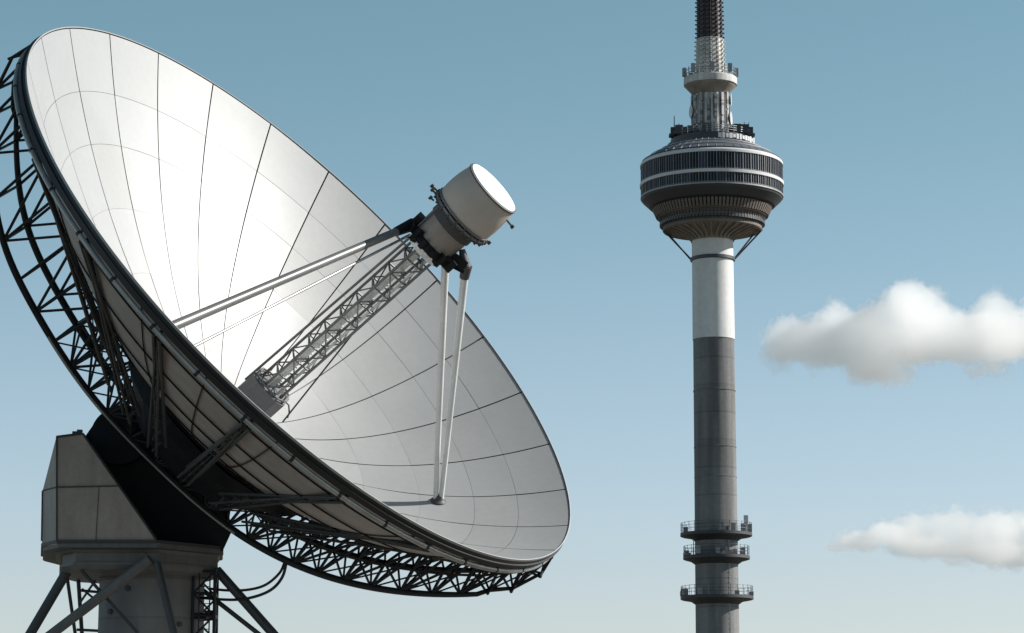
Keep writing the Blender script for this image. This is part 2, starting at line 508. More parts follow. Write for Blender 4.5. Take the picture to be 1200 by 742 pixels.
# ---- elevation yoke (dark mass between hub and housing)
yk = [(100, 511), (112, 494), (128, 482), (152, 476), (200, 486), (262, 570), (272, 622), (261, 646), (176, 646), (120, 560)]
mb = MB(); mb.prism([P(x, y, 90.9) for x, y in yk][::-1], [P(x, y, 93.2) for x, y in yk][::-1])
part(mb, 'elevation_yoke', M['black'])
mb = MB(); mb.lathe([(.0, -.96), (.5, -.96), (.5, -.9), (.92, -.9), (.97, -.8), (.97, 1.2), (.0, 1.2)], P(146, 518, 91.9), (0, -1, .05), n=40)
part(mb, 'elevation_bearing', M['black'])

# ---- housing
def ring_pts(ls, d): return [P(x, y, d) for x, y in ls]
front = [(66, 512), (97, 508), (187, 638), (66, 639)]
mb = MB()
A_, B_, C_, D_ = ring_pts(front, 88.7)
A2, B2, C2, D2 = ring_pts(front, 94.4)
G, E = P(50, 575, 89.9), P(49, 640, 89.9)
G2, E2 = P(50, 575, 93.2), P(49, 640, 93.2)
vs = [A_, B_, C_, D_, A2, B2, C2, D2, G, E, G2, E2]
mb.add(vs, [[0, 3, 2, 1], [4, 5, 6, 7], [0, 1, 5, 4], [1, 2, 6, 5], [0, 8, 9, 3], [4, 7, 11, 10], [8, 10, 11, 9], [0, 4, 10, 8], [3, 9, 11, 7, 6, 2]])
house = part(mb, 'machine_housing', M['house'])
mb = MB()
fz = P(66, 512, 88.68)
def hb(p, q, wpx, d=88.68): mb.beam(P(*p, d), P(*q, d), wpx * S, .03, ref=FWD)
hb((66, 571), (139.5, 569.5), 1.6); hb((116, 571), (112, 636), .5); hb((66.5, 512), (66.5, 634), 2.0)
mb.beam(P(50, 575, 89.86), P(66, 571, 88.68), .05, .03, ref=FWD)
mb.beam(P(50, 575.5, 89.88), P(49, 634, 89.88), .05, .05)
mb.beam(P(97, 508, 88.68), P(183, 632, 88.68), .06, .05)
mb.beam(P(66, 512, 88.68), P(97, 508, 88.68), .06, .05)
part(mb, 'edge_trim', M['trim'], house)
for x, y in ((88, 508), (93.5, 506)):
    mb = MB(); mb.box(P(x, y, 88.9), RIGHT * .08, Vector((0, .1, 0)), Vector((0, 0, .06))); part(mb, 'roof_vent', M['trim'], house)

# ---- turntable platform + pedestal column
pc = P(158, 640, 91.3)
def zpx(y, d=91.3): return P(158, y, d).z
Z = Vector((0, 0, 1)); rp = S * 91.3 / 89
PLAN = [(48, 89.9), (66, 88.6), (183, 88.6), (262, 91.0), (262, 93.2), (183, 95.2), (66, 95.2), (48, 93.6)]


def plan(sc, y):
    z = zpx(y, 88.6); out = []
    for x, d in PLAN:
        p = P(220 + (x - 220) * sc, 640, 91.3 + (d - 91.3) * sc); out.append(Vector((p.x, p.y, z)))
    return out


def stack(mb, lv):
    L_ = [plan(*l) for l in lv]
    for a_, b_ in zip(L_, L_[1:]):
        mb.add(a_ + b_, [[(i + 1) % 8, i, 8 + i, 8 + (i + 1) % 8] for i in range(8)])
    mb.add(L_[0], [list(range(8))]); mb.add(L_[-1], [list(range(8))[::-1]])
mb = MB(); stack(mb, [(.985, 634.5), (.985, 641.5), (.9, 643), (.865, 646), (.85, 646.5), (.85, 657.5), (.87, 658), (.87, 661), (.83, 666), (.6, 671)])
plat = part(mb, 'turntable', M['slab'])
mb = MB(); stack(mb, [(1.0, 632.5), (1.0, 636.2), (.985, 636.6)]); part(mb, 'platform_lip', M['trim'], plat)
mb = MB(); stack(mb, [(.975, 641), (.975, 642.5), (.93, 643.2)]); part(mb, 'platform_lip', M['trim'], plat)
cc = P(178, 700, 91.3); OC = Vector((cc.x, cc.y, 0))
mb = MB()
Ac = Vector((math.cos(.3), math.sin(.3), 0))
mb.lathe([(62 * rp, zpx(673)), (62 * rp, zpx(680)), (63.5 * rp, .9), (80 * rp, .9), (80 * rp, 0)], OC, Z, Ac, 16, smooth=False)
part(mb, 'pedestal', M['column'])
for ang, zz in ((-1.9, 694), (-1.2, 697), (-1.5, 760), (-2.3, 720), (-.9, 735)):
    p = OC + Vector((math.cos(ang), math.sin(ang), 0)) * 62.3 * rp; p.z = zpx(zz)
    mb = MB(); mb.lathe([(.09, -.03), (.09, .05), (0, .06)], p, (math.cos(ang), math.sin(ang), 0), n=10)
    part(mb, 'anchor_bolt', M['trim'])


def gp(x0, y0, x1, y1, d0, d1, yend):
    """continue a picture line down to the row yend"""
    t = (yend - y0) / (y1 - y0)
    return P(x0, y0, d0), P(x0 + (x1 - x0) * t, yend, d1)


def leg(p, q, r0, r1, name='leg', m='leg', foot=True):
    mb = MB(); mb.tube(p, q, r0, r1, 12)
    if foot: mb.box((q.x, q.y, .12), (.5, 0, 0), (0, .5, 0), (0, 0, .12))
    return part(mb, name, M[m])


def toground(p, q):
    t = p.z / (p.z - q.z); return p + (q - p) * t


# sloping legs
a, b = gp(83, 662, 36, 742, 90.6, 90.2, 742); leg(a, toground(a, b), .17, .17)
LEGL = (a, toground(a, b))
a, b = gp(254, 668, 322, 745, 90.8, 90.2, 745); leg(a, toground(a, b), .16, .16)
LEGR = (a, toground(a, b))
a, b = gp(184, 660, 204, 742, 88.5, 87.9, 742); leg(a, toground(a, b), .13, .13, m='leg')
a, b = gp(200, 662, 215, 742, 94.2, 95.0, 742); leg(a, toground(a, b), .15, .15)
# braces
a, b = gp(176, 655, 62, 742, 88.55, 89.6, 786); leg(a, b, .17, .16, 'brace', 'slab', False)
a, b = gp(228, 684, 302, 742, 91.4, 90.6, 790); leg(a, b, .08, .08, 'brace', 'leg', False)
a, b = gp(95, 668, 158, 738, 89.0, 89.2, 742); leg(a, b, .06, .05, 'brace', 'leg', False)
a, b = gp(78, 672, 88, 742, 91.5, 91.7, 742); leg(a, toground(a, b), .06, .06, 'post', 'leg', False)
a, b = gp(91, 668, 96, 742, 92.5, 92.6, 742); leg(a, toground(a, b), .07, .07, 'post', 'leg', False)
mb = MB()
for y, x0, x1 in ((692, 94, 116), (738, 90, 130), (768, 90, 130)): mb.tube(P(x0, y, 92), P(x1, y + 2, 92), .05, n=6)
mb.tube(P(96, 690, 92), P(113, 704, 92), .04, n=6); mb.tube(P(112, 680, 92), P(94, 706, 92), .04, n=6)
part(mb, 'tie_rods', M['leg'])
# service lattice tower on the right of the column
mb = MB()
px4 = [(227, 90.4), (252, 90.4), (255, 92.4), (230, 92.4)]
cols4 = []
for x, d in px4:
    p = P(x, 668, d); cols4.append((p, Vector((p.x, p.y, 0)))); mb.tube(p, cols4[-1][1], .055, n=6)
def lev(i, y):
    p = cols4[i][0]; return Vector((p.x, p.y, zpx(y)))
ys = list(range(672, 1000, 26))
for k, y in enumerate(ys):
    for i in range(4):
        j = (i + 1) % 4
        mb.tube(lev(i, y), lev(j, y), .045, n=6)
        if k + 1 < len(ys): mb.tube(lev(i if k % 2 else j, y), lev(j if k % 2 else i, ys[k + 1]), .035, n=6)
st = part(mb, 'service_tower', M['steel'])
mb = MB()
for x, y in ((236, 722), (246, 719)): mb.box(P(x, y, 90.35), RIGHT * .17, Vector((0, .1, 0)), Vector((0, 0, .1)))
mb.box(P(240, 722, 91.2), RIGHT * .36, Vector((0, .8, 0)), Vector((0, 0, .05)))
part(mb, 'landing', M['steel'], st)
mb = MB()
for k in range(70):
    z = k * .28 + .2
    if z > zpx(672): break
    mb.tube(Vector((cols4[0][0].x + .2, cols4[0][0].y - .06, z)), Vector((cols4[0][0].x + .55, cols4[0][0].y - .06, z)), .014, n=5)
for dx in (.2, .55): mb.tube(Vector((cols4[0][0].x + dx, cols4[0][0].y - .06, .1)), Vector((cols4[0][0].x + dx, cols4[0][0].y - .06, zpx(672))), .025, n=5)
part(mb, 'ladder', M['steel'], st)

# cables looping from the truss to the platform
def sag(pts, r):
    out = []
    pts = [P(*p) for p in pts]
    for k in range(len(pts) - 1):
        p0 = pts[max(k - 1, 0)]; p1 = pts[k]; p2 = pts[k + 1]; p3 = pts[min(k + 2, len(pts) - 1)]
        for i in range(8):
            t = i / 8
            out.append(.5 * ((2 * p1) + (p2 - p0) * t + (2 * p0 - 5 * p1 + 4 * p2 - p3) * t * t + (3 * p1 - p0 - 3 * p2 + p3) * t ** 3))
    out.append(pts[-1])
    mb = MB(); mb.path(out, r, 8); part(mb, 'cable', M['cable'])
sag([(334, 657, 90.2), (328, 671, 90.2), (312, 685, 90.3), (292, 691, 90.4), (268, 692, 90.6), (246, 690, 90.8)], .045)
sag([(336, 657, 90.0), (331, 676, 90.0), (318, 691, 90.1), (296, 700, 90.3), (270, 703, 90.5), (228, 700, 90.9)], .05)

# ---- feed mast
def axis_pt(h):                                     # mast axis (pixels above the rim plane)
    return dp(45 + (h + 208) * (70 - 45) / 444, 0, h - 24)
mast_dir = (axis_pt(260) - axis_pt(-184)).normalized()
ma = (MJ - mast_dir * MJ.dot(mast_dir)).normalized(); mb2 = mast_dir.cross(ma)
rot = math.radians(22)
e1 = ma * math.cos(rot) + mb2 * math.sin(rot); e2 = -ma * math.sin(rot) + mb2 * math.cos(rot)
HW = 12.8 * S
hs_ = [-182 + 342 * i / 13 for i in range(14)]
mast_mb = MB()
cn = [(1, 1), (-1, 1), (-1, -1), (1, -1)]
def mc(i, h): return axis_pt(h) + (e1 * cn[i][0] + e2 * cn[i][1]) * HW
for k, h in enumerate(hs_):
    for i in range(4):
        j = (i + 1) % 4
        mast_mb.tube(mc(i, h), mc(j, h), .035, n=6)
        if k + 1 < len(hs_):
            h1 = hs_[k + 1]
            mast_mb.tube(mc(i if k % 2 else j, h), mc(j if k % 2 else i, h1), .026, n=5)
mast = part(mast_mb, 'feed_mast', M['mast'])
for i in range(4):
    mb = MB(); mb.tube(mc(i, -182), mc(i, 160), .048, n=8); part(mb, 'mast_chord', M['mast'], mast)
mb = MB()
mb.beam(axis_pt(-170) + e2 * .1, axis_pt(150) + e2 * .1, .17, .12, ref=e2)
mb.tube(axis_pt(-170) - e1 * .2 - e2 * .1, axis_pt(160) - e1 * .2 - e2 * .1, .05, n=8)
mb.tube(axis_pt(-170) + e1 * .25 - e2 * .2, axis_pt(160) + e1 * .25 - e2 * .2, .05, n=8)
for k in range(24):
    h = -150 + 290 * k / 23
    mb.box(axis_pt(h) + e2 * .1, e1 * .12, e2 * .09, mast_dir * .03)
part(mb, 'waveguide', M['core'], mast)
# base collar
mb = MB()
bx = 26 * S
oc = [(-1, -.62), (-.62, -1), (.62, -1), (1, -.62), (1, .62), (.62, 1), (-.62, 1), (-1, .62)]
def cp(u, v, h): return axis_pt(h) + (ma * u + mb2 * v) * bx
top, bot = [cp(u, v, -100) for u, v in oc], [cp(u, v, -178) for u, v in oc]
mb.prism(top, bot)
collar = part(mb, 'base_collar', M['collar'], mast)
mb = MB()
for k in range(8):
    mb.tube(cp(*oc[k], -97) * .86 + axis_pt(-97) * .14, cp(*oc[(k + 1) % 8], -97) * .86 + axis_pt(-97) * .14, .035, n=6)
    mb.tube(cp(*oc[k], -97) * .86 + axis_pt(-97) * .14, cp(*oc[k], -101) * .86 + axis_pt(-101) * .14, .03, n=6)
part(mb, 'collar_rail', M['mast'], mast)
# side pipes and guy rods
mb = MB(); mb.tube(axis_pt(-118) - ma * 27 * S, axis_pt(148) - ma * 22 * S, .045, n=8); part(mb, 'side_pipe', M['mast'], mast)
mb = MB(); mb.tube(axis_pt(-120) + ma * 40 * S, axis_pt(20) + ma * 17 * S, .03, n=8); part(mb, 'guy_rod', M['leg'], mast)
mb = MB(); mb.path([axis_pt(-112) + ma * 40 * S, axis_pt(-106) + ma * 37 * S, axis_pt(-100) + ma * 30 * S, axis_pt(-100) + ma * 22 * S], .03, 6)
part(mb, 'cable_loop', M['leg'], mast)

# ---- feed head
FO = axis_pt(0)
fz0 = lambda h: axis_pt(h)
def fl(mb, prof, n=64, mi=0): mb.lathe([(r * S, h * S) for r, h in prof], axis_pt(0), mast_dir, ma, n, mi)
mb = MB()
pr = [(30, 214), (38, 214)]
for i in range(13):
    t = i / 12
    pr.append((38.5 + 2.2 * math.sin(PI * t) - 2.0 * t, 214 + 46 * t))
for k in range(len(pr) - 1):
    pass
def smooth_lathe(mb, prof, n=72, mi=0):
    o = axis_pt(0); A = ma; B = mast_dir.cross(A)
    vs = [o + mast_dir * h * S + (A * math.cos(2 * PI * i / n) + B * math.sin(2 * PI * i / n)) * r * S for r, h in prof for i in range(n)]
    mb.add(vs, [[k * n + i, k * n + (i + 1) % n, (k + 1) * n + (i + 1) % n, (k + 1) * n + i] for k in range(len(prof) - 1) for i in range(n)], mi, True)
smooth_lathe(mb, pr[1:]); fl(mb, [(0, 214), (38.5, 214)])
drum = part(mb, 'feed_drum', M['drum'])
mb = MB(); fl(mb, [(36.6, 260), (37.6, 260.5), (37.6, 262), (35.6, 262.6)]); part(mb, 'cover_ring', M['trim'], drum)
mb = MB(); fl(mb, [(35.8, 261.5), (35.2, 263.4), (0, 264.6)]); part(mb, 'feed_cover', M['white'], drum)
mb = MB(); fl(mb, [(30, 210), (40.5, 210), (40.5, 212.5), (38.8, 212.5)]); fl(mb, [(38.8, 214.5), (40.2, 214.5), (40.2, 216.5), (38.9, 216.6)])
part(mb, 'drum_flange', M['strut'], drum)
mb = MB(); fl(mb, [(34, 207), (39.2, 207), (39.2, 210), (30, 210)])
for i in range(20):
    t = 2 * PI * i / 20
    p = axis_pt(209) + (ma * math.cos(t) + mb2 * math.sin(t)) * 39.8 * S
    mb.tube(p - mast_dir * .09, p + mast_dir * .14, .045, n=6)
part(mb, 'flange_bolts', M['trim'], drum)
mb = MB(); smooth_lathe(mb, [(27, 166), (27.5, 176), (28, 190), (28.5, 207)]); neck = part(mb, 'feed_neck', M['neck'], drum)
mb = MB(); fl(mb, [(28.6, 194), (29.6, 194), (29.6, 204), (28.6, 204)])
part(mb, 'neck_band', M['trim'], drum)
mb = MB()
for t in (2.3, 3.6, .4):
    q = ma * math.cos(t) + mb2 * math.sin(t)
    mb.tube(axis_pt(168) + q * 28.8 * S, axis_pt(205) + q * 29.6 * S, .03, n=6)
part(mb, 'neck_conduit', M['strut'], drum)
mb = MB()
fl(mb, [(0, 158), (24, 158), (31, 160), (31, 164), (29, 168), (24, 170)])
for i in range(14):
    t = 2 * PI * i / 14
    q = ma * math.cos(t) + mb2 * math.sin(t); tq = q.cross(mast_dir)
    mb.box(axis_pt(163) + q * 30.5 * S, q * .12, tq * .08, mast_dir * random.uniform(.1, .24))
mb.box(axis_pt(169) - ma * 31 * S, ma * .13, mb2 * .26, mast_dir * .22)
mb.box(axis_pt(165) + ma * 29 * S, ma * .25, mb2 * .45, mast_dir * .2)
part(mb, 'mounting_flange', M['black'])
mb = MB(); fl(mb, [(20, 150), (24, 150), (26, 157.5), (20, 158)])
part(mb, 'mounting_ring', M['core'])
for t, h, ln in ((3.3, 212, .3), (3.05, 206, .18), (3.5, 203, .12), (.25, 208, .1), (.05, 214, .14), (-.2, 250, .26)):
    q = ma * math.cos(t) + mb2 * math.sin(t)
    mb = MB(); mb.tube(axis_pt(h) + q * 38 * S, axis_pt(h) + q * (39 * S + ln), .035, n=6)
    mb.box(axis_pt(h) + q * (39 * S + ln), q * .05, mb2 * .045, mast_dir * .06)
    part(mb, 'drum_fitting', M['trim'], drum)

# ---- struts
def find_surface(px, py, far=True):
    best = None
    for i in range(20, 99):
        for j in range(360):
            th = 2 * PI * j / 360
            if far and math.sin(th) > 0: continue
            x, y = proj(surf(i / 100, th))
            e = (x - px) ** 2 + (y - py) ** 2
            if best is None or e < best[0]: best = (e, i / 100, th)
    return surf(best[1], best[2]), best
p1 = surf(.965, math.radians(100.8)); t1 = axis_pt(161) - ma * 31 * S
mb = MB(); mb.tube(p1, t1, .155, .125, 14); st1 = part(mb, 'feed_strut', M['strut'])
mb = MB(); mb.tube(surf(.95, math.radians(97)), axis_pt(150) - ma * 24 * S + mb2 * .1, .045, .045, 8); part(mb, 'strut_tie', M['galv'], st1)
mb = MB(); mb.tube(t1 + mast_dir * .02, t1 + (p1 - t1).normalized() * .9, .21, .15, 14); part(mb, 'strut_sleeve', M['black'], st1)
foot, info = find_surface(515, 588)
dd = (axis_pt(150) - CAM).dot(FWD); t2a = P(522, 303, dd + .1); t2b = P(545.5, 313, dd - .1)
mb = MB(); mb.tube(foot - RIGHT * .09, t2a, .085, .13, 12); part(mb, 'feed_strut', M['pale'])
mb = MB(); mb.tube(foot + RIGHT * .09, t2b, .085, .135, 12); st2 = part(mb, 'feed_strut', M['pale'])
mb = MB(); mb.tube(t2b + mast_dir * .05, t2b + (foot - t2b).normalized() * .4, .19, .16, 12)
mb.tube(axis_pt(185) + ma * 29 * S, t2b, .1, .2, 10)
part(mb, 'strut_sleeve', M['trim'], st2)
mb = MB(); mb.beam(axis_pt(166), t2b, .34, .5, ref=FWD); mb.beam(axis_pt(160) + ma * 10 * S, t2a, .3, .3, ref=FWD); mb.beam(axis_pt(163) + ma * 26 * S, t2b + (foot - t2b).normalized() * .1, .3, .34, ref=FWD)
part(mb, 'strut_bracket', M['black'])
nrm = (surf(info[1], info[2], -1) - surf(info[1], info[2])).normalized()
mb = MB(); mb.lathe([(.26, -.02), (.26, .05), (.17, .12), (.12, .25), (0, .25)], foot, nrm, n=16)
part(mb, 'strut_foot', M['trim'], st2)

# ================================================================== TELEVISION TOWER
TD = 648.0
tb = P(836, 371, TD); TX, TY = tb.x, tb.y
TL = Vector((TX, TY, 0))
tow = empty('television_tower', TL)
tag(tow, 'tall slender tower with round dark-windowed pod on a grey and white shaft', 'tower')


def tz(y):
    """height of the tower axis at picture row y"""
    k = (371 - y) / F_PX
    d = TY / (FWD.y + UP.y * k)
    return CAM.z + d * (FWD.z + UP.z * k)


def tr(px): return px * TD / F_PX


def tpart(mb, name, mats, parent=None): return mb.build(name, mats, parent or tow)


def tl(mb, prof, n=96, mi=0, smooth=True):          # prof in (radius px, picture row)
    mb.lathe([(tr(r), tz(y)) for r, y in prof], (0, 0, 0), (0, 0, 1), (1, 0, 0), n, mi, smooth)


def ringpt(r, y, t): return Vector((tr(r) * math.cos(t), tr(r) * math.sin(t), tz(y)))


mb = MB(); mb.lathe([(tr(34), 0), (tr(30), tz(960)), (tr(26.5), tz(860)), (tr(25), tz(742)), (tr(24), tz(398))], (0, 0, 0), (0, 0, 1), n=96)
shaft = tpart(mb, 'shaft', M['tconc'])
for y in (458, 524, 559):
    mb = MB(); tl(mb, [(24.0, y), (24.8, y + .3), (24.8, y + 1.1), (24.0, y + 1.4)]); tpart(mb, 'shaft_joint', M['tconc'], shaft)
mb = MB(); tl(mb, [(24.6, 398.5), (24.6, 392), (24.3, 330), (24.3, 274)]); tl(mb, [(24.6, 398.5), (23, 398.5)])
ws = tpart(mb, 'painted_shaft', M['twhite'])
mb = MB(); tl(mb, [(24.3, 302), (26.3, 302.5), (26.3, 306), (24.3, 306.5)]); tpart(mb, 'collar', M['tsteel'])
# service ladder cage + cable trays on the shaft
mb = MB()
for t in (-1.05, -.99):
    mb.tube(ringpt(25.4, 1000, t), ringpt(24.4, 630, t), .12, n=5)
for k in range(60):
    y = 630 + k * 6
    mb.tube(ringpt(25.2, y, -1.07), ringpt(25.2, y, -.97), .08, n=5)
tpart(mb, 'ladder', M['tmull'], shaft)
# lower gallery platforms
for y, r, cone in ((628, 41.5, 2.5), (655, 38.5, 3), (702, 42, 3)):
    mb = MB()
    tl(mb, [(24.5, y - 3), (r - .4, y - 3), (r, y - 2.6), (r, y + .6), (r - 2, y + 1.4), (30, y + 2 + cone * .4), (24.6, y + cone + 4)], 72)
    g = tpart(mb, 'gallery', M['tdark'])
    mb = MB()
    n = 30
    for h in (4, 8, 11.5):
        mb.path([ringpt(r - .8, y - 3 - h, 2 * PI * i / 72) for i in range(72)], .045, 5, closed=True)
    for i in range(n): mb.tube(ringpt(r - .8, y - 3, 2 * PI * i / n), ringpt(r - .8, y - 15, 2 * PI * i / n), .06, n=5)
    tpart(mb, 'railing', M['tsteel'], g)
    for i in range(11):
        mb = MB(); t = random.uniform(0, 2 * PI); hh = random.uniform(4, 10)
        q = ringpt(r - random.uniform(1.5, 6), y - 3.5, t)
        mb.box(q + Vector((0, 0, tr(hh) / 2)), (.5, 0, 0), (0, .5, 0), (0, 0, tr(hh) / 2))
        tpart(mb, 'equipment_box', M['tmull'], g)
mb = MB()
mb.tube(ringpt(32, 652, -2.6), ringpt(32, 634, -2.6), .12, n=6); tpart(mb, 'whip_antenna', M['tband'])
mb = MB(); mb.tube(ringpt(38.5, 625, -.55), ringpt(38.5, 607, -.55), .15, n=6)
mb.box(ringpt(38.5, 612, -.55), (.5, 0, 0), (0, .2, 0), (0, 0, 1.2)); tpart(mb, 'whip_antenna', M['tband'])

# pod
mb = MB(); prof = []
for i in range(11):
    t = i / 10
    prof.append((24.4 + 32 * t ** 2.0, 283 - 14 * t ** .8))
n = 72; vs = [ringpt(r, y, 2 * PI * i / n) for r, y in prof for i in range(n)]
mb.add(vs, [[k * n + i, k * n + (i + 1) % n, (k + 1) * n + (i + 1) % n, (k + 1) * n + i] for k in range(len(prof) - 1) for i in range(n)], 0, True)
cone = tpart(mb, 'support_cone', M['tcone'])
for k in range(32):
    t = 2 * PI * (k + .5) / 32
    mb = MB(); T = Vector((-math.sin(t), math.cos(t), 0)) * tr(.9)
    up_ = [ringpt(r, y, t) for r, y in prof]
    lo_ = [ringpt(r + .9, y + 2.6 - 2.0 * abs(2 * i / 10 - 1) ** 3, t) for i, (r, y) in enumerate(prof)]
    m_ = len(up_)
    mb.add([p - T for p in up_] + [p - T for p in lo_] + [p + T for p in up_] + [p + T for p in lo_],
           [[i, i + 1, m_ + i + 1, m_ + i] for i in range(m_ - 1)] +
           [[3 * m_ + i, 3 * m_ + i + 1, 2 * m_ + i + 1, 2 * m_ + i] for i in range(m_ - 1)] +
           [[m_ + i, m_ + i + 1, 3 * m_ + i + 1, 3 * m_ + i] for i in range(m_ - 1)])
    tpart(mb, 'cone_rib', M['tcone'], cone)
mb = MB()
tl(mb, [(54, 270), (57.5, 271.5), (58.5, 270.5), (58.5, 267.5), (57.5, 267), (59, 263), (61, 262.6), (61, 260), (60, 259.6), (62, 256.5), (64, 256), (64, 253.5)])
low = tpart(mb, 'lower_ring', M['tbrown'])
mb = MB()
for i in range(90):
    t = 2 * PI * i / 90
    mb.tube(ringpt(59.2, 267, t), ringpt(62.3, 256.5, t), .12, n=4)
    mb.box(ringpt(60, 263.5, t + .02), Vector((math.cos(t), math.sin(t), 0)) * .4, Vector((-math.sin(t), math.cos(t), 0)) * .35, (0, 0, .35))
tpart(mb, 'ring_fins', M['tsteel'], low)
# corbelled slat band
mb = MB(); tl(mb, [(63, 254), (66, 246), (70, 243.5)]); soff = tpart(mb, 'soffit', M['tdark'])
mb = MB()
for i in range(96):
    t = 2 * PI * i / 96; d_ = Vector((math.cos(t), math.sin(t), 0)); T = Vector((-d_.y, d_.x, 0))
    mb.beam(ringpt(64.2, 254, t), ringpt(68.5, 244.6, t), .55, .9, ref=d_)
tl(mb, [(64.5, 254.5), (65.5, 254.2), (65.5, 253), (64.5, 252.6)]); tl(mb, [(67, 247.8), (68, 247.6), (68, 246.6), (67, 246.4)])
tpart(mb, 'soffit_slats', M['tbrown'], soff)
mb = MB(); tl(mb, [(68.5, 244.5), (74, 243), (82.3, 235.4), (83.2, 233), (83.2, 231.5)]); tpart(mb, 'pod_underside', M['tdark'])
mb = MB()
tl(mb, [(82.4, 233), (82.4, 190)]); pod = tpart(mb, 'pod_wall', M['tdark'])
mb = MB(); tl(mb, [(82.3, 233), (84.2, 233), (84.2, 231.3), (82.3, 231.2)]); tpart(mb, 'sill_band', M['tmull'])
mb = MB(); tl(mb, [(82.4, 219.8), (84.8, 219.6), (85.0, 216.0), (82.4, 215.7)]); tpart(mb, 'white_band', M['tband'])
mb = MB(); tl(mb, [(82.4, 196.4), (84.4, 196.2), (84.4, 193.6), (83.4, 192.2), (80, 190)]); tpart(mb, 'eave_band', M['tband'])
# windows: one pane between two mullions, on two storeys
def window_kind(y0, y1, n):
    h = 2 * PI / n / 2
    g = MB()
    pts = [ringpt(83.0, y, t) for y in (y0, y1) for t in (-h, h)]
    g.add([pts[0], pts[1], pts[3], pts[2]], [[0, 1, 2, 3]])
    f = MB()
    for t in (-h,):
        f.beam(ringpt(83.4, y0, t), ringpt(83.4, y1, t), tr(.6), tr(.8), ref=(1, 0, 0))
    for t in (-h / 3, h / 3):
        f.beam(ringpt(83.2, y0, t), ringpt(83.2, y1, t), tr(.34), tr(.5), ref=(1, 0, 0))
    f.beam(ringpt(83.15, y0 - 1.0, -h), ringpt(83.15, y0 - 1.0, h), tr(.35), tr(.5), ref=(1, 0, 0))
    gm = g.build('window', M['tglass'], tow); fm = f.build('window_frame', M['tmull'], gm)
    return gm, fm
for y0, y1 in ((231.2, 219.8), (215.7, 196.4)):
    n = 50
    gw, fw = window_kind(y0, y1, n)
    for i in range(1, n):
        a = gw.copy(); COL.objects.link(a); a.parent = tow; a.rotation_euler = (0, 0, 2 * PI * i / n)
        c = fw.copy(); COL.objects.link(c); c.parent = a
# roof
mb = MB(); tl(mb, [(81.5, 190.2), (72, 184), (60, 177.5), (52, 173.5)]); roof = tpart(mb, 'roof', M['troof'])
mb = MB()
tl(mb, [(73.0, 184.3), (73.0, 183.4), (71.5, 182.9)]); tl(mb, [(61.3, 177.9), (61.3, 177.0), (59.5, 176.4)])
for i in range(48):
    t = 2 * PI * i / 48; mb.tube(ringpt(81, 189.7, t), ringpt(52.5, 173.4, t), .1, n=4)
tpart(mb, 'roof_seams', M['tmull'], roof)
mb = MB(); tl(mb, [(52, 174), (52, 170.5), (50, 170), (48, 170), (48, 165), (46, 164.5), (22, 164.5)]); deck = tpart(mb, 'roof_deck', M['tsteel'])
mb = MB()
for h in (2.5, 5, 7.5):
    mb.path([ringpt(47, 164.5 - h, 2 * PI * i / 72) for i in range(72)], .08, 5, closed=True)
for i in range(36): mb.tube(ringpt(47, 164.5, 2 * PI * i / 36), ringpt(47, 156.5, 2 * PI * i / 36), .1, n=5)
tpart(mb, 'railing', M['tmull'], deck)
rnd = random.Random(3)
for i in range(26):
    mb = MB(); t = rnd.uniform(0, 2 * PI); hh = rnd.uniform(4, 11); r = rnd.uniform(30, 46)
    q = ringpt(r, 164.5, t); s2 = rnd.uniform(.4, 1.1)
    mb.box(q + Vector((0, 0, tr(hh) / 2)), (s2, 0, 0), (0, s2, 0), (0, 0, tr(hh) / 2))
    tpart(mb, 'deck_equipment', M['tsteel'], deck)
for i in range(13):                                  # white panels along the sunny edge of the roof
    t = -PI / 2 + .12 + i * .085
    mb = MB(); mb.box(ringpt(53, 170.5, t), Vector((-math.sin(t), math.cos(t), 0)) * rnd.uniform(.25, .42), Vector((math.cos(t), math.sin(t), 0)) * .15, Vector((0, 0, rnd.uniform(.4, .8))))
    tpart(mb, 'roof_panel', M['tband'], roof)
for t, y1, dx in ((-2.86, 138, 0), (-.3, 146, 0), (-2.6, 150, 0), (-.62, 149, 0)):
    mb = MB()
    q = ringpt(46, 164, t); mb.tube(q, q + Vector((0, 0, tr(164 - y1))), .16, .1, 6)
    mb.box(q + Vector((0, 0, tr(6))), (.9, 0, 0), (0, .9, 0), (0, 0, 1.1)); mb.box(q + Vector((0, 0, tr(2))), (1.3, 0, 0), (0, 1.1, 0), (0, 0, .3))
    tpart(mb, 'whip_antenna', M['tsteel'])
for t in (-2.45, -.72, -2.2, -.5):                   # curved davit rails
    mb = MB(); mb.path([ringpt(24 + 21 * k / 8, 164 - 14 * math.cos(k / 8 * PI / 2), t) for k in range(9)], .14, 5)
    tpart(mb, 'davit', M['tsteel'])

